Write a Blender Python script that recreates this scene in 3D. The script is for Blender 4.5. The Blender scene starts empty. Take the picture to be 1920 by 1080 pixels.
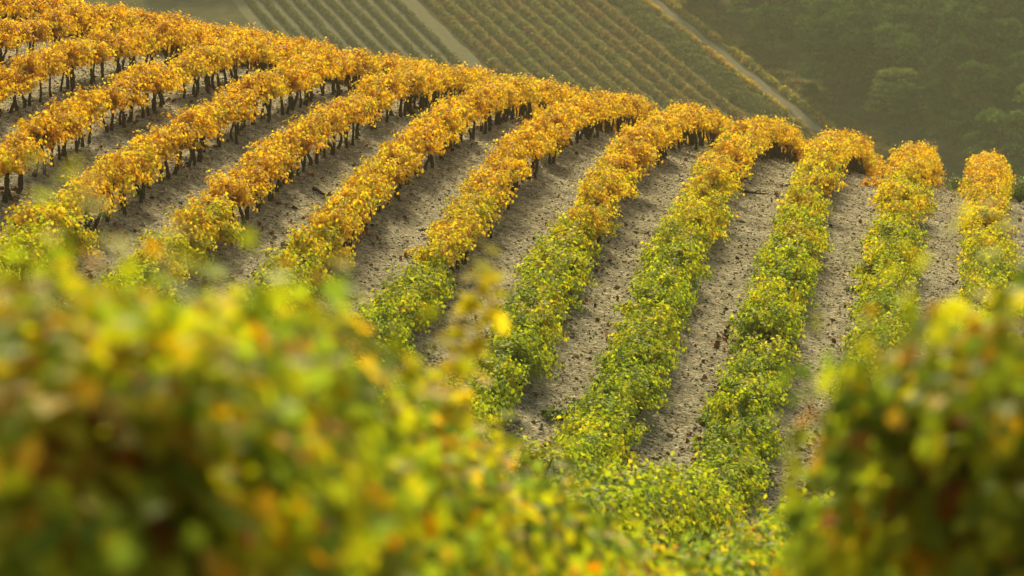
import bpy, math
import numpy as np
from mathutils import Vector, Matrix

rng = np.random.default_rng(7)
C = bpy.context.scene.collection
scene = bpy.context.scene

# ------------------------------------------------------------------ camera numbers
FPX, U0, VH, S = 7200.0, 1853.0, 300.0, 2.2
TH = math.atan((U0 - 960) / FPX)
PH = math.atan((540 - VH) / FPX)
FW = np.array([-math.sin(TH) * math.cos(PH), math.cos(TH) * math.cos(PH), -math.sin(PH)])
RT = np.array([math.cos(TH), math.sin(TH), 0.0])
UP = np.cross(RT, FW)


def project(p):
    d = p @ FW
    return 960 + FPX * (p @ RT) / d, 540 - FPX * (p @ UP) / d


# ------------------------------------------------------------------ terrain
PC = {(0, 0): -2.9766, (0, 1): 4.0224, (0, 2): -1.7285, (0, 3): -0.8967, (0, 4): 0.492, (1, 0): -4.0147,
      (1, 1): 0.3644, (1, 2): 0.5085, (1, 3): -0.0216, (2, 0): 0.0936, (2, 1): -0.3605, (2, 2): 0.3569}
_ny = np.arange(-80, 90, 0.5)
_nz = np.interp(_ny, [-80, 0, 9.5, 12, 15, 18, 22, 26, 35, 45, 55, 63, 90],
                [-0.5, -1.4, -1.4, -1.75, -2.3, -2.8, -3.5, -4.0, -4.85, -5.6, -6.5, -6.6, -6.6])
_nzs = np.convolve(np.pad(_nz, 3, mode='edge'), np.ones(7) / 7, mode='valid')


def smooth(a, b, t):
    t = np.clip((t - a) / (b - a), 0, 1)
    return t * t * (3 - 2 * t)


def poly(x, y):
    xc = np.clip(x, -30, 6)
    t = (np.clip(y, 50, 131) - 90) / 30
    X = xc / 20
    z = sum(c * X ** i * t ** j for (i, j), c in PC.items())
    return z - (x - xc) * 0.12


def H(x, y):
    x = np.asarray(x, float); y = np.asarray(y, float)
    near = np.interp(y, _ny, _nzs) - np.clip(x, -60, 30) * 0.24 * smooth(8, 60, y)
    w = smooth(52, 66, y)
    z = w * poly(x, y) + (1 - w) * near
    e = np.clip(y - 128, 0, 60)
    z = z - 0.0055 * e * e - np.clip(y - 188, 0, 1e4) * 0.3
    z = np.where(y > 150, np.maximum(z, -24 - 0 * y), z)
    far = 5.5 + 0.3 * (y - 430)
    far = np.where(y > 560, 44.5 + 0.12 * (y - 560), far)
    k = 3.0
    m = np.where(y > 250, np.maximum(z, far), z)
    # furrows: the soil is a little higher under each row
    f = smooth(140, 125, y) if False else (1 - smooth(125, 145, y))
    m = m + f * (0.05 * np.cos(2 * np.pi * x / S) + 0.02 * np.cos(4 * np.pi * x / S + 0.6 * np.sin(y * 0.21))
                 + 0.018 * np.sin(x * 3.1 + 1.7 * np.sin(y * 0.9)) * np.sin(y * 2.3 + x))
    return m


# ------------------------------------------------------------------ helpers
def mesh_np(name, verts, faces_list, mats, attrs=None, smooth_shade=False, mat_idx=None):
    """faces_list: list of int arrays (n, k)."""
    me = bpy.data.meshes.new(name)
    verts = np.ascontiguousarray(verts, np.float32)
    me.vertices.add(len(verts)); me.vertices.foreach_set('co', verts.ravel())
    loops = np.concatenate([f.ravel() for f in faces_list]).astype(np.int32)
    tot = np.concatenate([np.full(len(f), f.shape[1], np.int32) for f in faces_list])
    start = np.concatenate([[0], np.cumsum(tot)[:-1]]).astype(np.int32)
    me.loops.add(len(loops)); me.loops.foreach_set('vertex_index', loops)
    me.polygons.add(len(tot)); me.polygons.foreach_set('loop_start', start)
    me.polygons.foreach_set('loop_total', tot)
    if smooth_shade:
        me.polygons.foreach_set('use_smooth', np.ones(len(tot), bool))
    for m in (mats if isinstance(mats, (list, tuple)) else [mats]):
        me.materials.append(m)
    if mat_idx is not None:
        me.polygons.foreach_set('material_index', mat_idx.astype(np.int32))
    me.update(calc_edges=True)
    if attrs:
        for an, arr in attrs.items():
            if arr.ndim == 2:
                a = me.attributes.new(an, 'FLOAT_COLOR', 'POINT'); a.data.foreach_set('color', np.ascontiguousarray(arr, np.float32).ravel())
            else:
                a = me.attributes.new(an, 'FLOAT', 'POINT'); a.data.foreach_set('value', np.ascontiguousarray(arr, np.float32))
    return me


def link(name, me, parent=None, loc=None):
    o = bpy.data.objects.new(name, me); C.objects.link(o)
    if parent is not None: o.parent = parent
    if loc is not None: o.location = loc
    return o


def tag(o, label=None, cat=None, group=None, kind=None):
    if label: o['label'] = label
    if cat: o['category'] = cat
    if group: o['group'] = group
    if kind: o['kind'] = kind
    return o


def thing(name, label, cat, loc, group=None):
    o = bpy.data.objects.new(name, None); C.objects.link(o); o.location = loc
    o.empty_display_size = 0.2
    return tag(o, label, cat, group)


ORD1 = ['', 'first', 'second', 'third', 'fourth', 'fifth', 'sixth', 'seventh', 'eighth', 'ninth', 'tenth', 'eleventh', 'twelfth',
        'thirteenth', 'fourteenth', 'fifteenth', 'sixteenth', 'seventeenth', 'eighteenth', 'nineteenth']
TENS = {2: 'twent', 3: 'thirt', 4: 'fort', 5: 'fift', 6: 'sixt', 7: 'sevent', 8: 'eight', 9: 'ninet'}


def ordinal(n):
    if n < 20: return ORD1[n]
    t, u = divmod(n, 10)
    return TENS[t] + ('ieth' if u == 0 else 'y-' + ORD1[u])


# ------------------------------------------------------------------ materials
def new_mat(name):
    m = bpy.data.materials.new(name); m.use_nodes = True
    nt = m.node_tree; nt.nodes.clear()
    return m, nt, nt.nodes, nt.links


def ramp(N, stops, interp='LINEAR'):
    r = N.new('ShaderNodeValToRGB'); cr = r.color_ramp; cr.interpolation = interp
    while len(cr.elements) > 1: cr.elements.remove(cr.elements[-1])
    cr.elements[0].position = stops[0][0]; cr.elements[0].color = (*stops[0][1], 1)
    for p, c in stops[1:]:
        e = cr.elements.new(p); e.color = (*c, 1)
    return r


def mth(N, L, op, a, b=None, c=None, clamp=False):
    n = N.new('ShaderNodeMath'); n.operation = op; n.use_clamp = clamp
    for i, v in enumerate((a, b, c)):
        if v is None: continue
        if isinstance(v, (int, float)): n.inputs[i].default_value = v
        else: L.new(v, n.inputs[i])
    return n.outputs[0]


def leaf_material(name, stops, lo, hi, spread, trans=0.45, age_pull=0.0, rough=0.6, spec=0.07, tboost=1.2):
    m, nt, N, L = new_mat(name)
    out = N.new('ShaderNodeOutputMaterial')
    a = N.new('ShaderNodeAttribute'); a.attribute_name = 'leaf'
    sep = N.new('ShaderNodeSeparateColor'); L.new(a.outputs['Color'], sep.inputs[0])
    av = N.new('ShaderNodeAttribute'); av.attribute_name = 'vine'
    oi = N.new('ShaderNodeObjectInfo')
    so = N.new('ShaderNodeSeparateColor'); L.new(oi.outputs['Color'], so.inputs[0])
    g = mth(N, L, 'ADD', so.outputs[0], av.outputs['Fac'])
    base = mth(N, L, 'MULTIPLY_ADD', g, hi - lo, lo)
    t = mth(N, L, 'SUBTRACT', sep.outputs[0], 0.5)
    t = mth(N, L, 'MULTIPLY_ADD', t, spread, base)
    ag = mth(N, L, 'SUBTRACT', sep.outputs[2], 0.5)
    t = mth(N, L, 'MULTIPLY_ADD', ag, -age_pull, t, clamp=True)
    r = ramp(N, stops); L.new(t, r.inputs[0])
    # redness (second channel of the object colour) on some leaves
    rd = mth(N, L, 'GREATER_THAN', sep.outputs[1], 0.45)
    rd = mth(N, L, 'MULTIPLY', rd, so.outputs[1])
    mx = N.new('ShaderNodeMix'); mx.data_type = 'RGBA'; L.new(rd, mx.inputs[0]); L.new(r.outputs[0], mx.inputs[6]); mx.inputs[7].default_value = (0.30, 0.025, 0.015, 1)
    hsv = N.new('ShaderNodeHueSaturation')
    v = mth(N, L, 'MULTIPLY_ADD', sep.outputs[1], 0.6, 0.7); L.new(v, hsv.inputs['Value']); L.new(mx.outputs[2], hsv.inputs['Color'])
    p = N.new('ShaderNodeBsdfPrincipled'); L.new(hsv.outputs[0], p.inputs['Base Color'])
    p.inputs['Roughness'].default_value = rough; p.inputs['Specular IOR Level'].default_value = spec
    tr = N.new('ShaderNodeBsdfTranslucent')
    gm = N.new('ShaderNodeGamma'); gm.inputs['Gamma'].default_value = 0.82; L.new(hsv.outputs[0], gm.inputs['Color'])
    h2 = N.new('ShaderNodeHueSaturation'); h2.inputs['Saturation'].default_value = 1.12; h2.inputs['Value'].default_value = tboost
    L.new(gm.outputs[0], h2.inputs['Color']); L.new(h2.outputs[0], tr.inputs['Color'])
    ms = N.new('ShaderNodeMixShader'); ms.inputs[0].default_value = trans
    L.new(p.outputs[0], ms.inputs[1]); L.new(tr.outputs[0], ms.inputs[2]); L.new(ms.outputs[0], out.inputs['Surface'])
    return m


VINE_STOPS = [(0.0, (0.24, 0.075, 0.015)), (0.12, (0.44, 0.15, 0.015)), (0.27, (0.60, 0.325, 0.035)), (0.42, (0.71, 0.46, 0.06)),
              (0.56, (0.52, 0.46, 0.04)), (0.70, (0.38, 0.42, 0.03)), (0.85, (0.22, 0.31, 0.03)), (1.0, (0.10, 0.17, 0.025))]
M_LEAF = leaf_material('vine leaves', VINE_STOPS, 0.30, 0.75, 0.44, trans=0.45, age_pull=0.20)


def simple_noise_mat(name, stops, scale, rough=0.9, detail=6, bump=0.0, coord='Object', translucent=0):
    m, nt, N, L = new_mat(name)
    out = N.new('ShaderNodeOutputMaterial'); p = N.new('ShaderNodeBsdfPrincipled')
    tc = N.new('ShaderNodeTexCoord'); n = N.new('ShaderNodeTexNoise')
    n.inputs['Scale'].default_value = scale; n.inputs['Detail'].default_value = detail; n.inputs['Roughness'].default_value = 0.65
    L.new(tc.outputs[coord], n.inputs['Vector'])
    r = ramp(N, stops); L.new(n.outputs['Fac'], r.inputs[0]); L.new(r.outputs[0], p.inputs['Base Color'])
    p.inputs['Roughness'].default_value = rough; p.inputs['Specular IOR Level'].default_value = 0.0
    if bump:
        b = N.new('ShaderNodeBump'); b.inputs['Strength'].default_value = 1.0; b.inputs['Distance'].default_value = bump
        L.new(n.outputs['Fac'], b.inputs['Height']); L.new(b.outputs[0], p.inputs['Normal'])
    L.new(p.outputs[0], out.inputs['Surface'])
    return m


M_BARK = simple_noise_mat('vine bark', [(0.3, (0.035, 0.024, 0.016)), (0.7, (0.11, 0.08, 0.055))], 30, bump=0.01)
M_TREEBARK = simple_noise_mat('tree bark', [(0.3, (0.05, 0.04, 0.03)), (0.7, (0.16, 0.13, 0.10))], 4, bump=0.03)
M_STONE = simple_noise_mat('pale limestone', [(0.3, (0.42, 0.38, 0.30)), (0.7, (0.62, 0.58, 0.50))], 3, bump=0.03)


def ground_material():
    m, nt, N, L = new_mat('stony soil')
    out = N.new('ShaderNodeOutputMaterial'); p = N.new('ShaderNodeBsdfPrincipled')
    tc = N.new('ShaderNodeTexCoord'); O = tc.outputs['Object']
    vo = N.new('ShaderNodeTexVoronoi'); vo.inputs['Scale'].default_value = 19; L.new(O, vo.inputs['Vector'])
    vo2 = N.new('ShaderNodeTexVoronoi'); vo2.inputs['Scale'].default_value = 8.5; L.new(O, vo2.inputs['Vector'])
    s = N.new('ShaderNodeSeparateColor'); L.new(vo.outputs['Color'], s.inputs[0])
    s2 = N.new('ShaderNodeSeparateColor'); L.new(vo2.outputs['Color'], s2.inputs[0])
    r = ramp(N, [(0.0, (0.185, 0.168, 0.092)), (0.4, (0.30, 0.275, 0.155)), (0.75, (0.405, 0.375, 0.22)), (1.0, (0.58, 0.54, 0.36))]); L.new(s.outputs[0], r.inputs[0])
    big = N.new('ShaderNodeTexNoise'); big.inputs['Scale'].default_value = 0.5; big.inputs['Detail'].default_value = 8; big.inputs['Roughness'].default_value = 0.7; L.new(O, big.inputs['Vector'])
    rb = ramp(N, [(0.32, (0.66, 0.64, 0.60)), (0.55, (1.0, 1.0, 1.0)), (0.75, (1.1, 1.1, 1.06))]); L.new(big.outputs['Fac'], rb.inputs[0])
    mul = N.new('ShaderNodeMix'); mul.data_type = 'RGBA'; mul.blend_type = 'MULTIPLY'; mul.inputs[0].default_value = 1
    L.new(r.outputs[0], mul.inputs[6]); L.new(rb.outputs[0], mul.inputs[7])
    # clods and stones of the coarser size
    r2 = ramp(N, [(0.0, (0.55, 0.52, 0.5)), (0.25, (0.9, 0.9, 0.9)), (0.8, (1.0, 1.0, 1.0)), (1.0, (1.35, 1.32, 1.28))]); L.new(s2.outputs[1], r2.inputs[0])
    mul2 = N.new('ShaderNodeMix'); mul2.data_type = 'RGBA'; mul2.blend_type = 'MULTIPLY'; mul2.inputs[0].default_value = 1
    L.new(mul.outputs[2], mul2.inputs[6]); L.new(r2.outputs[0], mul2.inputs[7])
    L.new(mul2.outputs[2], p.inputs['Base Color'])
    fine = N.new('ShaderNodeTexNoise'); fine.inputs['Scale'].default_value = 60; fine.inputs['Detail'].default_value = 3; L.new(O, fine.inputs['Vector'])
    h = mth(N, L, 'MULTIPLY_ADD', vo.outputs['Distance'], -0.5, fine.outputs['Fac'])
    h = mth(N, L, 'MULTIPLY_ADD', vo2.outputs['Distance'], -1.2, h)
    b = N.new('ShaderNodeBump'); b.inputs['Strength'].default_value = 1.0; b.inputs['Distance'].default_value = 0.035
    L.new(h, b.inputs['Height']); L.new(b.outputs[0], p.inputs['Normal'])
    p.inputs['Roughness'].default_value = 0.95; p.inputs['Specular IOR Level'].default_value = 0.03
    L.new(p.outputs[0], out.inputs['Surface'])
    return m


M_GROUND = ground_material()

# ------------------------------------------------------------------ ground sheet
def axis(*segs):
    out = []
    for a, b, s in segs:
        out.append(np.arange(a, b, s))
    return np.concatenate(out + [np.array([segs[-1][1]])])


def grid_mesh(name, xs, ys, mat, dz=0.0):
    X, Y = np.meshgrid(xs, ys)
    Z = H(X, Y) + dz
    nx, ny = len(xs), len(ys)
    v = np.stack([X, Y, Z], -1).reshape(-1, 3)
    i = np.arange(nx * ny).reshape(ny, nx)
    f = np.stack([i[:-1, :-1], i[:-1, 1:], i[1:, 1:], i[1:, :-1]], -1).reshape(-1, 4)
    return mesh_np(name, v, [f], mat, smooth_shade=True)


gx = axis((-420, -60, 20), (-60, -32, 1.0), (-32, 5, 0.2), (5, 20, 1.0), (20, 400, 20))
gy = axis((-60, 5, 2), (5, 62, 0.5), (62, 135, 0.22), (135, 200, 1.5), (200, 345, 5), (345, 520, 5), (520, 820, 20))
ground = link('ground', grid_mesh('ground', gx, gy, M_GROUND)); tag(ground, 'stony vineyard soil rolling over the hill', kind='structure')

# ------------------------------------------------------------------ vine meshes
# leaf template: five-lobed vine leaf folded on its midrib, in-plane axes (side, along), normal third
LT_V = np.array([(0, 0.42, -0.04), (0, 0.06, 0), (0.30, -0.08, 0.05), (0.50, 0.22, 0.10), (0.36, 0.42, 0.07), (0.46, 0.70, 0.10), (0.22, 0.78, 0.03), (0, 1.05, -0.10),
                 (-0.22, 0.78, 0.03), (-0.46, 0.70, 0.10), (-0.36, 0.42, 0.07), (-0.50, 0.22, 0.10), (-0.30, -0.08, 0.05)], float)
LT_F = np.array([(0, i, i + 1) for i in range(1, 12)] + [(0, 12, 1)])
LOW_V = np.array([(0, 0, 0), (0.48, 0.18, 0.10), (0.40, 0.72, 0.08), (0, 1.0, -0.08), (-0.40, 0.72, 0.08), (-0.48, 0.18, 0.10)], float)
LOW_F = np.array([(0, 1, 2, 3), (0, 3, 4, 5)])


def unit(a):
    return a / np.maximum(np.linalg.norm(a, axis=-1, keepdims=True), 1e-9)


def crown_leaves(r, low, n_shoots=26, extra=None, tall=0):
    """Canes fan out of the vine's head and droop; leaves sit along them. Returns positions, normals, tips, tone rows."""
    head = np.array([0, 0, 0.40 if low else 0.63])
    P, Nn, T, A = [], [], [], []
    for s in range(n_shoots):
        ang = r.uniform(0, 2 * np.pi)
        el = r.uniform(0.15, 1.25) if not low else r.uniform(-0.05, 1.2)
        d = np.array([np.cos(ang) * np.cos(el) * 0.95, np.sin(ang) * np.cos(el) * (1.15 if low else 1.35), np.sin(el)])
        ln = (r.uniform(0.62, 0.95) if low else r.uniform(0.55, 0.82)) * (0.86 if el > 0.9 else 1.0)
        if extra is not None and s == 0:
            d = np.array(extra[:3], float); ln = np.linalg.norm(d); d = d / ln; ang = 0
        up = s < tall
        if up:
            el = r.uniform(1.0, 1.45); d = np.array([np.cos(ang) * np.cos(el), np.sin(ang) * np.cos(el), np.sin(el)]); ln = r.uniform(0.65, 0.85)
        n = int(ln / (0.0065 if extra is not None and s == 0 else 0.0122))
        tt = np.linspace(0.18, 1, n)
        droop = 0.0 if (extra is not None and s == 0) else r.uniform(0.15, 0.5)
        pts = head + d * (tt * ln)[:, None] + np.array([0, 0, -droop])[None] * (tt ** 2 * ln * np.cos(el))[:, None]
        pts[:, :2] *= np.array([1.0, 1.0])
        if extra is not None and s == 0:
            off = r.normal(0, 0.045, (n, 3))
        else:
            off = r.normal(0, 0.066, (n, 3))
        pts = pts + off
        out = unit(pts - (head + np.array([0, 0, 0.05])))
        nor = unit(out * 0.9 + np.array([0, 0, 0.55]) + r.normal(0, 0.55, (n, 3)))
        tip = unit(out * 0.5 + np.array([0, 0, -0.75]) + r.normal(0, 0.45, (n, 3)))
        tip = unit(tip - nor * np.sum(tip * nor, 1, keepdims=True))
        P.append(pts); Nn.append(nor); T.append(tip)
        tone = np.clip(r.normal(0.5, 0.22, n) + r.normal(0, 0.12), 0, 1)
        if extra is not None and s == 0: tone = np.clip(r.normal(0.22, 0.1, n), 0, 1)
        k = r.random(n) < (0.14 if tall else 0.05)
        tone = np.where(k, r.uniform(-0.95, -0.1, n) if tall else r.random(n), tone)
        A.append(np.stack([tone, r.random(n), 1 - tt, np.ones(n)], 1))
    P, Nn, T, A = map(np.concatenate, (P, Nn, T, A))
    keep = P[:, 2] > (0.10 if low else 0.54 + 0.09 * np.sin(P[:, 1] * 5 + r.uniform(0, 6)))
    keep &= (np.abs(P[:, 0]) < 0.74) | (extra is not None)
    return P[keep], Nn[keep], T[keep], A[keep]


def leaves_to_mesh(P, Nn, T, A, size, tv, tf, r):
    Sd = np.cross(T, Nn)
    sz = size * r.uniform(0.62, 1.2, len(P))
    tip_small = 1 - 0.35 * (1 - A[:, 2]) ** 3
    sz = (sz * tip_small)[:, None, None]
    V = P[:, None] + sz * (tv[None, :, :1] * Sd[:, None] + (tv[None, :, 1:2] - 0.4) * T[:, None] + tv[None, :, 2:] * Nn[:, None])
    n, k = len(P), len(tv)
    F = (tf[None] + (np.arange(n) * k)[:, None, None]).reshape(-1, tf.shape[1])
    return V.reshape(-1, 3), F, np.repeat(A, k, axis=0)


def tube(path, rad, sides=6):
    path = np.asarray(path, float); rad = np.asarray(rad, float)
    n = len(path)
    tan = unit(np.gradient(path, axis=0))
    a = np.where(np.abs(tan[:, 2:]) > 0.9, np.array([[1.0, 0, 0]]), np.array([[0, 0, 1.0]]))
    s1 = unit(np.cross(tan, a)); s2 = np.cross(tan, s1)
    # keep frames continuous
    for i in range(1, n):
        s1[i] = unit((s1[i - 1] - tan[i] * (s1[i - 1] @ tan[i]))[None])[0]; s2[i] = np.cross(tan[i], s1[i])
    ang = np.linspace(0, 2 * np.pi, sides, endpoint=False)
    V = path[:, None] + rad[:, None, None] * (np.cos(ang)[None, :, None] * s1[:, None] + np.sin(ang)[None, :, None] * s2[:, None])
    i = np.arange(n * sides).reshape(n, sides)
    j = np.roll(i, -1, axis=1)
    F = np.stack([i[:-1], j[:-1], j[1:], i[1:]], -1).reshape(-1, 4)
    return V.reshape(-1, 3), F


def join(parts):
    V, F, o = [], [], 0
    for v, f in parts:
        V.append(v); F.append(f + o); o += len(v)
    return np.concatenate(V), np.concatenate(F)


def trunk_geo(r, low, sides=6):
    hh = 0.40 if low else 0.60
    out = []
    stems = 1 if r.random() < 0.12 else 2
    for s in range(stems):
        parts = []
        base = np.array([r.normal(0, 0.03), (0 if stems == 1 else (s - 0.5) * 0.54) + r.normal(0, 0.05), -0.12])
        head = np.array([r.normal(0, 0.05), base[1] * 0.95 + r.normal(0, 0.06), hh + r.uniform(-0.04, 0.06)])
        t = np.linspace(0, 1, 9)
        b1, b2 = r.normal(0, 0.075, 2), r.normal(0, 0.04, 2)
        path = base + (head - base) * t[:, None]
        path[:, 0] += b1[0] * np.sin(np.pi * t) + b2[0] * np.sin(2 * np.pi * t)
        path[:, 1] += b1[1] * np.sin(np.pi * t) + b2[1] * np.sin(2 * np.pi * t)
        rad = 0.82 * (0.055 - 0.022 * t + 0.02 * np.exp(-((t - 1) / 0.12) ** 2) + 0.02 * np.exp(-(t / 0.2) ** 2)) * r.uniform(0.85, 1.2)
        rad = rad * (1 + 0.12 * np.sin(t * 17 + r.uniform(0, 6)))
        parts.append(tube(path, rad, sides))
        for k in range(4 if stems == 1 else 3):
            a = r.uniform(0, 2 * np.pi); e = r.uniform(0.4, 1.1)
            d = np.array([np.cos(a) * np.cos(e), np.sin(a) * np.cos(e) * 1.2, np.sin(e)])
            q = np.linspace(0, 1, 5)[:, None]
            pp = head + d * q * r.uniform(0.3, 0.5) + np.array([0, 0, -0.06]) * q ** 2
            parts.append(tube(pp, np.linspace(0.026, 0.009, 5), max(4, sides - 1)))
        out.append(join(parts))
    return out


NVAR = 8
TALL = {}
CROWN, TRUNK, LOWC, LOWT = {}, {}, {}, {}
for fam in (0, 1):
    for i in range(NVAR):
        r = np.random.default_rng(100 + fam * 50 + i)
        P, Nn, T, A = crown_leaves(r, bool(fam), 28 if not fam else 31)
        V, F, AA = leaves_to_mesh(P, Nn, T, A, 0.088, LT_V, LT_F, r)
        CROWN[fam, i] = mesh_np('vine_crown_leaves', V, [F], M_LEAF, {'leaf': AA})
        LOWC[fam, i] = (P, Nn, T, A)
        stems = trunk_geo(r, bool(fam)); TRUNK[fam, i] = [mesh_np('vine_trunk', V, [F], M_BARK, smooth_shade=True) for V, F in stems]
        LOWT[fam, i] = join(stems)
for i in range(6):
    r = np.random.default_rng(700 + i)
    P, Nn, T, A = crown_leaves(r, True, 52, tall=2)
    V, F, AA = leaves_to_mesh(P, Nn, T, A, 0.088, LT_V, LT_F, r)
    TALL[i] = mesh_np('vine_crown_leaves', V, [F], M_LEAF, {'leaf': AA})
r = np.random.default_rng(900)
P, Nn, T, A = crown_leaves(r, True, 31, extra=(0.38, 0.0, 1.25))
V, F, AA = leaves_to_mesh(P, Nn, T, A, 0.088, LT_V, LT_F, r)
CROWN_SHOOT = mesh_np('vine_crown_leaves', V, [F], M_LEAF, {'leaf': AA})

# ------------------------------------------------------------------ vine positions
vines = []
for k in range(0, 15):
    x = -k * S
    ymin = 10.9 if k == 0 else (8.4 if k == 1 else max(FPX * abs(x) / 2080.0, 12))
    y = ymin + (0.3 if k > 1 else 0)
    while y < 139:
        yy = y + rng.normal(0, 0.07)
        if rng.random() > 0.03 or y < 40:
            vines.append([k, x + rng.normal(0, 0.08), yy])
        y += 1.12
for k in (-3, -2, -1, 0, 1, 2, 3):  # unseen vines added around the camera to keep low sky light off the foreground
    y = -14.0
    while y < (10 if k < 0 else -2.5 if k == 0 else 4.4 if k == 1 else 11):
        vines.append([k, -k * S + rng.normal(0, 0.08), y + rng.normal(0, 0.07)]); y += 1.12
vk = np.array([v[0] for v in vines]); vx = np.array([v[1] for v in vines]); vy = np.array([v[2] for v in vines])
vz = H(vx, vy)
n = len(vines)
# colour: green below, gold towards the crest
yt = np.interp(vk, [0, 2, 3, 4, 5, 6, 7, 8, 14], [93, 93, 89, 82, 78, 75, 72.5, 69.5, 66])
wid = np.interp(vk, [0, 3, 5, 8], [15, 12, 8, 6])
vg = 1 / (1 + np.exp((vy - yt) / wid * 2.2))
vg = np.clip(vg + rng.normal(0, 0.12, n), 0, 1)
vg = np.where(vy < 45, np.clip(rng.normal(1.0, 0.13, n), 0.6, 1.2), vg)
vg = vg - 0.13 * smooth(6, 11, vk)
vfam = (vg > 0.45).astype(int)
vs = rng.uniform(0.88, 1.08, n); vsz = rng.uniform(0.9, 1.1, n)
vs = vs * np.where(vfam == 0, 0.93, 0.97)
vrot = rng.choice([0, np.pi], n) + rng.normal(0, 0.25, n)
vvar = rng.integers(0, NVAR, n)

# ---- which show in the photograph (coarse front-to-back buffer + the crest of the hill)
BW, BH = 480, 270
buf = np.zeros((BH, BW), bool)
area = np.zeros(n)
for i in np.argsort(vy):
    if vy[i] < 7: continue
    top = np.array([vx[i], vy[i], vz[i] + 1.25]); bot = np.array([vx[i], vy[i], vz[i] + (0.1 if vfam[i] else 0.3)])
    tq = np.linspace(0.5, 0.97, 40)
    if np.any(top[2] * tq < H(top[0] * tq, top[1] * tq)): continue
    u, vt = project(top); _, vb = project(bot)
    hw = FPX * 0.55 / vy[i]
    x0, x1 = int((u - hw) / 4), int((u + hw) / 4) + 1
    y0, y1 = int(vt / 4), int(vb / 4) + 1
    x0, x1 = max(x0, 0), min(x1, BW); y0, y1 = max(y0, 0), min(y1, BH)
    if x1 <= x0 or y1 <= y0: continue
    sub = buf[y0:y1, x0:x1]
    area[i] = (~sub).sum()
    sub[:] = True
MAXIND = 300
order = np.argsort(-area)
ind = np.zeros(n, bool); ind[order[:MAXIND]] = True; ind &= area > 0
print('vines', n, 'visible', int((area > 0).sum()), 'individual', int(ind.sum()), 'area share', area[ind].sum() / area.sum(), 'ymax', vy[ind].max())

ROWNAME = ['rightmost row'] + ['%s row from the right' % ordinal(i) for i in range(2, 20)]


def colour_word(g):
    return 'golden' if g < 0.25 else 'gold and green' if g < 0.5 else 'yellow-green' if g < 0.75 else 'green'


count = {}; reds = 0
for i in np.argsort(vy):
    if not ind[i]: continue
    k = int(vk[i]); count[k] = count.get(k, 0) + 1
    lab = '%s vine, %s from the near end of the %s' % (colour_word(vg[i]), 'nearest' if count[k] == 1 else ordinal(count[k]), ROWNAME[k])
    if count[k] == 1: lab = '%s vine at the near end of the %s' % (colour_word(vg[i]), ROWNAME[k])
    shoot = (k == 1 and abs(vy[i] - 13.8) < 0.55)
    if shoot: lab = '%s vine with a tall lone shoot, low in the %s' % (colour_word(vg[i]), ROWNAME[k])
    t = thing('grapevine', lab, 'vine', (vx[i], vy[i], vz[i]), 'grapevines in rows over the hill')
    t.rotation_euler = (0, 0, 0 if shoot else vrot[i]); t.scale = (vs[i], vs[i], vsz[i])
    if vy[i] < 30 and k == 0: t.location[0] += 0.09
    if shoot: vg[i] = 0.72
    if shoot: t.scale = (1, 1, 1); t.location[0] = -k * S
    if vy[i] < 12.2: t.scale = (0.9 if k == 0 else 1.05, 1.05, 1.12 if k == 0 else 1.06)
    f, q = int(vfam[i]), int(vvar[i])
    c = link('crown', CROWN_SHOOT if shoot else TALL[q % 6] if vy[i] < 40 else CROWN[f, q], t); c.color = (float(vg[i]), 0, 0, 1)
    for tm in TRUNK[f, q]: link('trunk', tm, t)
    vines[i].append(c)
    uv = project(np.array([vx[i], vy[i], vz[i] + 0.8]))
    if min(math.hypot(uv[0] - 335, uv[1] - 66), math.hypot(uv[0] - 168, uv[1] - 425)) < 16 and reds < 2:
        reds += 1; c.color = (float(vg[i]), 0.55, 0, 1); t['label'] = t['label'].replace(' vine', ' vine flecked with red', 1)

# ---- the rest of the vines as one mass, with the unseen ones added around the camera
V0, F0, A0, G0, TV, TF = [], [], [], [], [], []
o1 = o2 = 0
rr = np.random.default_rng(55)
for i in range(n):
    if ind[i] or (area[i] == 0 and 12 < vy[i] < 60 and vk[i] > 2): continue
    f, q = int(vfam[i]), int(vvar[i])
    P, Nn, T, A = LOWC[f, q]
    V, F, AA = leaves_to_mesh(P, Nn, T, A, 0.090, LOW_V, LOW_F, rr)
    c, s = math.cos(vrot[i]), math.sin(vrot[i]); R = np.array([[c, -s, 0], [s, c, 0], [0, 0, 1]])
    M = lambda w: (w * np.array([vs[i], vs[i], vsz[i]])) @ R.T + np.array([vx[i], vy[i], vz[i]])
    V0.append(M(V)); F0.append(F + o1); A0.append(AA); G0.append(np.full(len(V), vg[i])); o1 += len(V)
    v, fq = LOWT[f, q]; TV.append(M(v)); TF.append(fq + o2); o2 += len(v)
V0, F0, A0, G0, TV, TF = map(np.concatenate, (V0, F0, A0, G0, TV, TF))
me = mesh_np('crest_and_unseen_grapevines', np.concatenate([V0, TV]), [F0, TF + len(V0)], [M_LEAF, M_BARK],
             {'leaf': np.concatenate([A0, np.tile([[0.5, 0.5, 0.5, 1]], (len(TV), 1))]), 'vine': np.concatenate([G0, np.zeros(len(TV))])},
             mat_idx=np.concatenate([np.zeros(len(F0)), np.ones(len(TF))]))
mass = link('crest_and_unseen_grapevines', me); mass.color = (0, 0, 0, 1)
tag(mass, 'golden vines of the upper rows along the hill crest', 'vines', kind='stuff')

# ------------------------------------------------------------------ stones, fallen leaves, weeds between the rows
def scatter_xy(m, y0, y1, pw=1.0):
    y = y0 + (y1 - y0) * rng.random(m) ** pw
    x = -rng.random(m) * np.minimum(30, FPX and (y * 1900 / FPX + 2)) + 1.5
    return x, y


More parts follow.
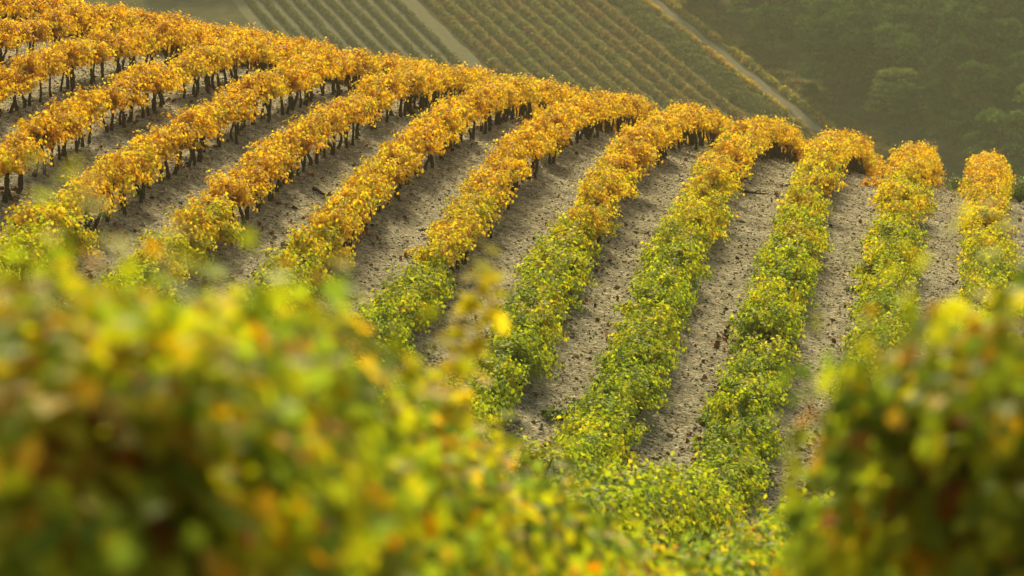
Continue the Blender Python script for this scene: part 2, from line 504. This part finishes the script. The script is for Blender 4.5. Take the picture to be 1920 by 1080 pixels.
def rand_rot(m):
    q = unit(rng.normal(size=(m, 4)))
    w, x, y, z = q.T
    return np.stack([1 - 2 * (y * y + z * z), 2 * (x * y - z * w), 2 * (x * z + y * w), 2 * (x * y + z * w), 1 - 2 * (x * x + z * z), 2 * (y * z - x * w),
                     2 * (x * z - y * w), 2 * (y * z + x * w), 1 - 2 * (x * x + y * y)], -1).reshape(m, 3, 3)


OCT = np.array([(1, 0, 0), (0, 1, 0), (-1, 0, 0), (0, -1, 0), (0, 0, 1), (0, 0, -1)], float)
OCF = np.array([(0, 1, 4), (1, 2, 4), (2, 3, 4), (3, 0, 4), (1, 0, 5), (2, 1, 5), (3, 2, 5), (0, 3, 5)])
m = 90000
x, y = scatter_xy(m, 60, 128)
sz = 0.012 + 0.03 * rng.random(m) ** 3 + (rng.random(m) < 0.01) * 0.03
tv = OCT[None] * (1 + rng.uniform(-0.3, 0.3, (m, 6, 1))) * np.array([1.3, 1.0, 0.7])
tv = np.einsum('nij,nkj->nki', rand_rot(m), tv) * sz[:, None, None]
tv[..., 2] *= 0.8
V = np.stack([x, y, H(x, y) + sz * 0.25], -1)[:, None] + tv
F = (OCF[None] + (np.arange(m) * 6)[:, None, None]).reshape(-1, 3)
tone = np.repeat(np.stack([rng.random(m), rng.random(m), np.zeros(m), np.ones(m)], 1), 6, axis=0)


def attr_mat(name, stops, rough=0.9, spec=0.03):
    m_, nt, N, L = new_mat(name)
    out = N.new('ShaderNodeOutputMaterial'); p = N.new('ShaderNodeBsdfPrincipled')
    a = N.new('ShaderNodeAttribute'); a.attribute_name = 'leaf'
    sp = N.new('ShaderNodeSeparateColor'); L.new(a.outputs['Color'], sp.inputs[0])
    rp = ramp(N, stops); L.new(sp.outputs[0], rp.inputs[0]); L.new(rp.outputs[0], p.inputs['Base Color'])
    p.inputs['Roughness'].default_value = rough; p.inputs['Specular IOR Level'].default_value = spec
    L.new(p.outputs[0], out.inputs['Surface'])
    return m_


M_PEB = attr_mat('limestone chips', [(0, (0.14, 0.125, 0.065)), (0.5, (0.30, 0.27, 0.15)), (0.92, (0.46, 0.42, 0.26)), (1, (0.7, 0.63, 0.5))])
tag(link('gravel', mesh_np('gravel', V.reshape(-1, 3), [F], M_PEB, {'leaf': tone})), 'limestone chips lying on the soil between the rows', 'gravel', kind='stuff')

# fallen leaves, gathered in patches near the foot of the slope
m = 110000
x, y = scatter_xy(m, 60, 118, 1.25)
pn = np.sin(x * 1.9 + 2.1 * np.sin(y * 0.63)) * np.sin(y * 0.9 + 1.3 * np.sin(x * 1.1)) + 0.6 * np.sin(x * 5.1 + y * 3.3) * np.sin(y * 4.1 - x * 2.0)
dens = (0.06 + 0.94 * smooth(0.35, 1.2, pn)) * 1.5 * (1.0 - 0.85 * smooth(66, 92, y)) * (0.55 + 0.45 * np.cos(2 * np.pi * (x + 0.35) / S))
kp = rng.random(m) < dens
x, y = x[kp], y[kp]; m = len(x)
Nn = unit(np.array([0, 0, 1.0]) + rng.normal(0, 0.75, (m, 3))); T = unit(np.cross(Nn, rng.normal(size=(m, 3))))
P = np.stack([x, y, H(x, y) + 0.02 + 0.02 * rng.random(m)], -1)
A = np.stack([rng.random(m), rng.random(m), np.ones(m), np.ones(m)], 1)
V, F, AA = leaves_to_mesh(P, Nn, T, A, 0.105, LOW_V, LOW_F, rng)
M_FALL = attr_mat('dry fallen leaves', [(0, (0.06, 0.025, 0.012)), (0.4, (0.22, 0.06, 0.02)), (0.75, (0.36, 0.11, 0.025)), (1, (0.5, 0.25, 0.05))], 0.7)
tag(link('fallen_leaves', mesh_np('fallen_leaves', V, [F], M_FALL, {'leaf': AA})), 'brown and orange vine leaves fallen between the rows', 'leaves', kind='stuff')

GREEN_STOPS = [(0, (0.05, 0.08, 0.02)), (0.5, (0.12, 0.17, 0.03)), (0.85, (0.22, 0.26, 0.04)), (1, (0.36, 0.32, 0.05))]
M_WEED = leaf_material('weed leaves', GREEN_STOPS, 0.45, 0.9, 0.8, trans=0.35)


def weed(x, y, w, h, nl, label, name='weed', cat='weed', g=0.0, mat=M_WEED, size=0.08):
    r = np.random.default_rng(int(abs(x * 91 + y * 37)))
    a = r.uniform(0, 2 * np.pi, nl); rad = np.sqrt(r.random(nl)) * w
    zz = h * np.sqrt(np.clip(1 - (rad / w) ** 2, 0.05, 1)) * r.uniform(0.15, 1, nl)
    P = np.stack([np.cos(a) * rad, np.sin(a) * rad, zz], -1)
    Nn = unit(P * np.array([0.6, 0.6, 0.3]) + np.array([0, 0, 0.5 * h]) + r.normal(0, 0.35, (nl, 3)) * max(w, h))
    T = unit(np.cross(Nn, r.normal(size=(nl, 3))))
    tone = np.clip(r.normal(0.45, 0.2, nl), 0, 1)
    A = np.stack([tone, r.random(nl), r.random(nl), np.ones(nl)], 1)
    V, F, AA = leaves_to_mesh(P, Nn, T, A, size, LT_V, LT_F, r)
    t = thing(name, label, cat, (x, y, float(H(x, y))))
    c = link('leaves', mesh_np('leaves', V, [F], mat, {'leaf': AA}), t); c.color = (g, 0, 0, 1)
    st = []
    for j in range(max(4, nl // 40)):
        d = np.array([np.cos(j * 2.4) * w * 0.55, np.sin(j * 2.4) * w * 0.55, h * 0.6]); q = np.linspace(0, 1, 4)[:, None]
        st.append(tube(np.array([0, 0, -0.03]) + d * q, np.linspace(0.008, 0.003, 4), 4))
    V, F = join(st); link('stem', mesh_np('stem', V, [F], M_BARK), t)
    return t


weed(-5.0, 71.0, 0.38, 0.25, 220, 'low green weed beside the third row from the right')
weed(-7.7, 68.6, 0.36, 0.28, 200, 'dark leafy weed between two green rows, near the fifth row')
weed(-4.9, 66.0, 0.45, 0.22, 240, 'green creeping weed low in the gap between the third and fourth rows')
weed(-2.95, 86.2, 0.26, 0.14, 90, 'small dark weed by the left side of the second row')
weed(-2.7, 70.5, 0.3, 0.22, 130, 'pale green weed sprig at the foot of the third row')
weed(0.95, 117, 0.75, 0.85, 1500, 'bushy green shrub on the crest at the picture edge', 'green_shrub', 'shrub', 0.2, size=0.07)
weed(-1.05, 119, 0.20, 0.55, 160, 'slim green sapling on the crest between the last two rows', 'sapling', 'sapling', 0.2, size=0.07)
weed(-3.15, 108.5, 0.45, 0.28, 130, 'low sprawling golden sucker beside the second row at the crest', 'vine_sucker', 'vine', 0.0, M_LEAF, 0.10)
weed(-3.3, 121, 0.22, 0.75, 110, 'thin golden sprig standing behind the crest by the second row', 'vine_sprig', 'vine', 0.1, M_LEAF, 0.09)


def stick(x, y, az, ln, label):
    t = np.linspace(0, 1, 8)
    px = np.cos(az) * ln * (t - 0.5); py = np.sin(az) * ln * (t - 0.5)
    z = H(x + px, y + py) - float(H(x, y)) + 0.04 + 0.12 * t ** 2
    parts = [tube(np.stack([px + 0.03 * np.sin(t * 9), py, z], -1), np.linspace(0.045, 0.015, 8), 6)]
    q = np.linspace(0, 1, 5)
    parts.append(tube(np.stack([px[4] + 0.2 * q, py[4] - 0.25 * q, z[4] + 0.1 * q], -1), np.linspace(0.022, 0.008, 5), 5))
    V, F = join(parts)
    o = link('dead_branch', mesh_np('dead_branch', V, [F], M_BARK), None, (x, y, float(H(x, y))))
    tag(o, label, 'branch')


stick(-6.0, 98.0, -0.5, 1.0, 'dead grey branch on the soil beside the fourth row')
stick(-14.6, 84.0, -0.8, 0.9, 'dead branch lying at the foot of the eighth row')

# ------------------------------------------------------------------ the far hillside
D2 = np.array([0.385, -0.923]); N2 = np.array([0.923, 0.385])   # row direction and across, on the plan


def PQ(p, q):
    """p across the rows, q along them from the reference line y = 480 downhill"""
    s0 = (480 - 0.385 * p) / 0.923  # so that q = 0 lies on y = 480
    return p * N2[0] + (q - s0) * D2[0], p * N2[1] + (q - s0) * D2[1]


def strip(name, p0, p1, q0, q1, mat, dz, label, step=2.0, wob=0.0):
    ps = np.linspace(p0, p1, max(2, int((p1 - p0) / 2) + 1)); qs = np.arange(q0, q1 + step, step)
    PP, QQ = np.meshgrid(ps, qs)
    PP = PP + wob * np.sin(QQ * 0.5) * 0.5 + wob * 0.3 * np.sin(QQ * 1.3 + PP)
    X, Y = PQ(PP, QQ); Z = 5.5 + 0.3 * (Y - 430) + dz
    nx, ny = len(ps), len(qs); i = np.arange(nx * ny).reshape(ny, nx)
    f = np.stack([i[:-1, :-1], i[1:, :-1], i[1:, 1:], i[:-1, 1:]], -1).reshape(-1, 4)
    o = link(name, mesh_np(name, np.stack([X, Y, Z], -1).reshape(-1, 3), [f], mat)); tag(o, label, kind='structure')
    return o


M_HILL = simple_noise_mat('dry hillside', [(0.3, (0.06, 0.062, 0.025)), (0.55, (0.095, 0.09, 0.04)), (0.75, (0.14, 0.122, 0.058))], 0.6, bump=0.1)
M_PALE = simple_noise_mat('pale field soil', [(0.3, (0.13, 0.126, 0.064)), (0.7, (0.19, 0.18, 0.10))], 1.2, bump=0.05)
M_BROWN = simple_noise_mat('brown field soil', [(0.3, (0.065, 0.058, 0.026)), (0.7, (0.105, 0.088, 0.042))], 0.9, bump=0.05)
M_TRACK = simple_noise_mat('track gravel', [(0.3, (0.13, 0.124, 0.075)), (0.7, (0.20, 0.185, 0.12))], 1.5, bump=0.04)

hx = np.arange(-300, 301, 10.0); hy = np.arange(352, 561, 4.0)
X, Y = np.meshgrid(hx, hy); Z = 5.5 + 0.3 * (Y - 430) + 0.03
i = np.arange(X.size).reshape(X.shape); f = np.stack([i[:-1, :-1], i[:-1, 1:], i[1:, 1:], i[1:, :-1]], -1).reshape(-1, 4)
tag(link('hillside', mesh_np('hillside', np.stack([X, Y, Z], -1).reshape(-1, 3), [f], M_HILL)), 'dry grassy slope across the valley', kind='structure')
strip('pale_field', 96.5, 118.2, -14, 100, M_PALE, 0.06, 'bare pale soil of the upper vineyard across the valley', wob=0.2)
strip('brown_field', 118.3, 139.9, -40, 100, M_BROWN, 0.06, 'brown soil of the vineyard across the valley', wob=0.2)
strip('track', 145.05, 146.1, -40, 100, M_TRACK, 0.07, 'pale gravel track climbing beside the wood', wob=0.3)
strip('footpath', 143.1, 143.6, 12, 34, M_TRACK, 0.07, 'short pale path beside the green strip', wob=0.4)

FAR_GREEN = [(0, (0.05, 0.062, 0.02)), (0.5, (0.09, 0.10, 0.03)), (1, (0.15, 0.15, 0.045))]
FAR_BROWN = [(0, (0.15, 0.065, 0.03)), (0.3, (0.18, 0.12, 0.038)), (0.6, (0.17, 0.16, 0.04)), (1, (0.08, 0.11, 0.03))]
FAR_GOLD = [(0, (0.42, 0.17, 0.03)), (0.4, (0.55, 0.33, 0.04)), (0.7, (0.35, 0.32, 0.05)), (1, (0.12, 0.16, 0.03))]
M_FG = leaf_material('far green vine leaves', FAR_GREEN, 0.5, 0.8, 0.8, trans=0.3, rough=0.9, spec=0.0)
M_FB = leaf_material('far rusty vine leaves', FAR_BROWN, 0.45, 0.8, 0.9, trans=0.4, rough=0.9, spec=0.0)
M_FY = leaf_material('far golden vine leaves', FAR_GOLD, 0.4, 0.9, 0.9, trans=0.45, rough=0.8, spec=0.05)


def hedge(name, p, q0, q1, w, h, per_m, mat, label, cat, group=None, kind=None, g=0.0, size=0.26, gapn=0.0, wob=0.05):
    ln = q1 - q0; m_ = int(ln * per_m)
    r = np.random.default_rng(int(p * 100 + q0 * 7))
    q = q0 + ln * r.random(m_)
    ph = r.uniform(0, 6, 3)
    env = 0.8 + 0.2 * np.interp(q, q0 + 0.8 * np.arange(int(ln / 0.8) + 2), r.uniform(-1, 1, int(ln / 0.8) + 2))
    if gapn: env = env * np.clip(1.15 + 2 * gapn * np.interp(q, q0 + 1.3 * np.arange(int(ln / 1.3) + 2), r.uniform(-1, 1, int(ln / 1.3) + 2)), 0.15, 1)
    a = r.uniform(0, np.pi, m_); rad = np.sqrt(r.uniform(0.15, 1, m_))
    pp = p + wob * np.sin(q * 0.4 + ph[2]) + np.cos(a) * rad * w / 2 * env; zz = 0.08 + np.sin(a) * rad * h * env
    X, Y = PQ(pp, q)
    P = np.stack([X, Y, 5.5 + 0.3 * (Y - 430) + zz], -1)
    Nn = unit(np.stack([np.cos(a) * N2[0], np.cos(a) * N2[1], np.sin(a) + 0.3], -1) + r.normal(0, 0.5, (m_, 3)))
    T = unit(np.cross(Nn, r.normal(size=(m_, 3))))
    tone = np.clip(0.5 + 0.3 * np.interp(q, q0 + 1.7 * np.arange(int(ln / 1.7) + 2), r.uniform(-1, 1, int(ln / 1.7) + 2)) + r.normal(0, 0.2, m_), 0, 1)
    A = np.stack([tone, r.random(m_), r.random(m_), np.ones(m_)], 1)
    V, F, AA = leaves_to_mesh(P, Nn, T, A, size, LOW_V, LOW_F, r)
    o = link(name, mesh_np(name, V, [F], mat, {'leaf': AA})); o.color = (g, 0, 0, 1)
    return tag(o, label, cat, group, kind)


p = 115.5; j = 0
while p > 97.5:
    j += 1
    # the headland on the upper side of the field runs obliquely
    q0 = max(-14, (112.0 - p) * 0.9 - 14) if p < 106 else -14
    hedge('far_vine_row', p, q0, 62, 1.15, 0.95, 62, M_FG, 'hazy green vine row in the pale field, %s from the wide bare strip' % ordinal(j), 'vine row', 'vine rows of the pale field', size=0.24)
    p -= 1.9
p = 138.9; j = 0
while p > 118.8:
    j += 1
    hedge('far_vine_row', p, -30, 72, 1.9, 0.9, 110, M_FB, 'hazy rusty vine row in the brown field, %s from the dark green strip' % ordinal(j), 'vine row', 'vine rows of the brown field',
          g=float(np.clip(0.9 - 0.12 * j if j > 3 else 0.0, 0, 0.6) if j < 3 else 0.4 + 0.25 * math.sin(j * 1.7)), size=0.24, gapn=0.2, wob=0.06)
    p -= 1.95
hedge('undergrowth', 141.9, -30, 74, 4.6, 0.8, 300, M_FG, 'dark green undergrowth strip beside the brown field', 'undergrowth', kind='stuff', size=0.28, wob=0.5)
hedge('golden_vine_row', 144.3, -30, 74, 1.0, 0.8, 70, M_FY, 'golden leafy row along the downhill-facing edge of the track, beside the green strip', 'vine row', 'golden rows along the track', g=0.3, size=0.24, gapn=0.7)
hedge('golden_vine_row', 147.0, -30, 74, 1.3, 0.9, 80, M_FY, 'gold and green leafy row between the track and the wood', 'vine row', 'golden rows along the track', g=0.55, size=0.24, gapn=0.6)
hedge('scrub', 149.4, -30, 74, 4.2, 0.7, 240, M_FB, 'brownish scrub along the foot of the wood', 'scrub', kind='stuff', g=0.2, size=0.26, gapn=0.5, wob=0.6)


def rock(p, q, s, label):
    r = np.random.default_rng(int(p * 10 + q))
    import bmesh
    bm = bmesh.new(); bmesh.ops.create_icosphere(bm, subdivisions=3, radius=1)
    for v in bm.verts:
        c = v.co
        k = 1 + 0.16 * math.sin(c.x * 3 + p) * math.cos(c.y * 2.6) + 0.1 * math.sin(c.z * 5 + c.x * 4)
        v.co = Vector((c.x * 1.2 * k, c.y * k, max(c.z, -0.5) * 0.85 * k)) * s
    me = bpy.data.meshes.new('white_rock'); bm.to_mesh(me); bm.free(); me.materials.append(M_STONE)
    X, Y = PQ(p, q)
    tag(link('white_rock', me, None, (X, Y, 5.5 + 0.3 * (Y - 430) + 0.55 * s)), label, 'rock')


rock(147.4, 51.5, 0.38, 'white rock between the golden row and the scrub by the wood')
rock(142.6, 48.0, 0.35, 'pale rock at the edge of the green strip below the track')

# ------------------------------------------------------------------ trees of the wood
TREE_STOPS = [(0, (0.025, 0.055, 0.012)), (0.5, (0.065, 0.125, 0.024)), (0.8, (0.15, 0.23, 0.04)), (1, (0.28, 0.33, 0.07))]
M_TREE = leaf_material('tree leaves', TREE_STOPS, 0.1, 1.0, 0.45, trans=0.12, rough=0.9, spec=0.0)


def tree_geo(seed, hgt=6.5, wid=6.0):
    r = np.random.default_rng(seed)
    P, Nn, A = [], [], []
    limbs = []
    base_h = hgt * 0.02
    tp = np.array([r.normal(0, 0.25), r.normal(0, 0.25), hgt * 0.75])
    t = np.linspace(0, 1, 8)[:, None]
    limbs.append(tube(np.array([0, 0, -0.5]) + (tp + np.array([0, 0, 0.5])) * t + np.array([0.25, 0.1, 0]) * np.sin(t * 4), np.linspace(0.24, 0.06, 8), 8))
    nb = 60
    for b in range(nb):
        zf = r.uniform(0.12, 1.0)
        rr_ = wid / 2 * np.sqrt(max(0.04, 1 - (abs(zf - 0.3) / 0.74) ** 2)) * r.uniform(0.75, 1.05)
        a = b * 2.4 + r.normal(0, 0.3)
        c = np.array([np.cos(a) * rr_, np.sin(a) * rr_, base_h + zf * (hgt - base_h)])
        rad = r.uniform(0.65, 1.15) * np.array([1.15, 1.15, 0.75])
        m_ = int(r.uniform(90, 130))
        d = unit(r.normal(size=(m_, 3))); d[:, 2] = np.abs(d[:, 2]) * 0.9 - 0.18
        pp = c + d * rad * np.cbrt(r.uniform(0.2, 1, (m_, 1))) * r.uniform(0.75, 1.15, (m_, 1))
        P.append(pp); Nn.append(unit(d + np.array([0, 0, 0.35]) + r.normal(0, 0.25, (m_, 3))))
        tn = np.clip(r.normal(0.5, 0.16) + r.normal(0, 0.14, m_), 0, 1)
        A.append(np.stack([tn, r.random(m_), r.random(m_), np.ones(m_)], 1))
        if b % 3 == 0:
            st = np.array([0, 0, c[2] * 0.55]); q = np.linspace(0, 1, 5)[:, None]
            limbs.append(tube(st + (c - st) * q + np.array([0, 0, 0.3]) * np.sin(q * np.pi), np.linspace(0.09, 0.02, 5), 5))
    P, Nn, A = map(np.concatenate, (P, Nn, A))
    T = unit(np.cross(Nn, r.normal(size=P.shape)))
    V, F, AA = leaves_to_mesh(P, Nn, T, A, 0.36, LOW_V, LOW_F, r)
    lv, lf = join(limbs)
    return mesh_np('tree_crown', V, [F], M_TREE, {'leaf': AA}), mesh_np('tree_trunk', lv, [lf], M_TREEBARK, smooth_shade=True)


TG = [tree_geo(300 + s, 8.0 + 0.9 * (s % 3), 7.0 + 0.7 * (s % 2)) for s in range(6)]
tr = np.random.default_rng(21)
tier = 0; q = 84.0
tnames = []
while q > -58:
    tier += 1; p = 151.8 + (3.2 if tier % 2 else 0.0); j = 0
    while True:
        X, Y = PQ(p + tr.normal(0, 0.7), q + tr.normal(0, 2.2))
        if X > 14: break
        u, v = project(np.array([X, Y, 5.5 + 0.3 * (Y - 430) + 3]))
        if u < 2060 and v > -140:
            j += 1
            sc = tr.uniform(0.7, 1.2)
            t = thing('woodland_tree', 'hazy dark green tree, %s from the track in the %s tier up the wood' % (ordinal(j) if j > 1 else 'nearest', ordinal(tier)), 'tree',
                      (X, Y, 5.5 + 0.3 * (Y - 430)), 'trees of the wood across the valley')
            t.rotation_euler = (0, 0, tr.uniform(0, 6.28)); t.scale = (sc, sc, sc * tr.uniform(0.85, 1.1))
            a, b = TG[tr.integers(0, 6)]
            c = link('crown', a, t); c.color = (float(tr.uniform(0.25, 0.95)), 0, 0, 1); link('trunk', b, t)
        p += 6.0
    q -= 11.5
print('trees', sum(1 for o in C.objects if o.name.startswith('woodland_tree')))
# a dark hedge along the top of the fallow field on the far left
for j, (X, Y) in enumerate([(-104, 484), (-99.5, 486), (-95, 487.5), (-90.5, 489), (-86, 490)]):
    t = thing('hedgerow_tree', 'dark hazy tree %s along the ridge above the pale field' % ('first' if j == 0 else ordinal(j + 1)), 'tree', (X, Y, 5.5 + 0.3 * (Y - 430)), 'trees above the pale field')
    a, b = TG[j]; t.scale = (0.8, 0.8, 0.5); t.rotation_euler = (0, 0, j)
    c = link('crown', a, t); c.color = (0, 0, 0, 1); link('trunk', b, t)

# ------------------------------------------------------------------ air
hz = bpy.data.meshes.new('haze')
bx = [(-430, -70, -26.5), (410, -70, -26.5), (410, 830, -26.5), (-430, 830, -26.5), (-430, -70, 82), (410, -70, 82), (410, 830, 82), (-430, 830, 82)]
hz.from_pydata(bx, [], [(0, 3, 2, 1), (4, 5, 6, 7), (0, 1, 5, 4), (1, 2, 6, 5), (2, 3, 7, 6), (3, 0, 4, 7)])
m, nt, N, L = new_mat('hazy evening air')
out = N.new('ShaderNodeOutputMaterial'); pv = N.new('ShaderNodeVolumePrincipled')
HAZE = dict(density=0.00027, color=(0.84, 0.9, 0.6, 1), anis=0.0)
pv.inputs['Density'].default_value = HAZE['density']; pv.inputs['Color'].default_value = HAZE['color']; pv.inputs['Anisotropy'].default_value = HAZE['anis']
L.new(pv.outputs[0], out.inputs['Volume']); hz.materials.append(m)
tag(link('haze', hz), 'thin golden haze filling the valley', 'haze', kind='stuff')

# ------------------------------------------------------------------ camera, light, world
cam = bpy.data.cameras.new('Camera'); co = bpy.data.objects.new('Camera', cam); C.objects.link(co)
cam.sensor_width = 36; cam.lens = 36 * FPX / 1920; cam.clip_end = 3000; cam.clip_start = 0.1
co.matrix_world = Matrix((( RT[0], UP[0], -FW[0], 0), (RT[1], UP[1], -FW[1], 0), (RT[2], UP[2], -FW[2], 0), (0, 0, 0, 1)))
cam.dof.use_dof = True; cam.dof.focus_distance = 80
APER = 0.052
cam.dof.aperture_fstop = cam.lens / 1000 / APER; cam.dof.aperture_blades = 0
scene.camera = co

SUN_EL, SUN_AZ = 38.0, -7.0     # azimuth measured from +Y towards +X
el, az = math.radians(SUN_EL), math.radians(SUN_AZ)
sd = Vector((math.sin(az) * math.cos(el), math.cos(az) * math.cos(el), math.sin(el)))
sun = bpy.data.lights.new('Sun', 'SUN'); so = bpy.data.objects.new('Sun', sun); C.objects.link(so)
sun.energy = 5.0; sun.angle = math.radians(9.0); sun.color = (1.0, 0.83, 0.55)
so.rotation_euler = (-sd).to_track_quat('-Z', 'Y').to_euler()
w = bpy.data.worlds.new('World'); scene.world = w; w.use_nodes = True
nt = w.node_tree; bg = nt.nodes['Background']
sky = nt.nodes.new('ShaderNodeTexSky'); sky.sky_type = 'NISHITA'; sky.sun_disc = False
sky.sun_elevation = el; sky.sun_rotation = az; sky.dust_density = 8.0; sky.air_density = 1.0; sky.ozone_density = 0.2
nt.links.new(sky.outputs[0], bg.inputs['Color']); bg.inputs['Strength'].default_value = 0.09

scene.view_settings.view_transform = 'Standard'; scene.view_settings.look = 'None'
scene.view_settings.exposure = 0.45; scene.view_settings.gamma = 1.0
cy = scene.cycles
cy.use_denoising = True
cy.max_bounces = 8; cy.diffuse_bounces = 3; cy.glossy_bounces = 2; cy.transmission_bounces = 5; cy.volume_bounces = 1; cy.transparent_max_bounces = 4
cy.sample_clamp_indirect = 4
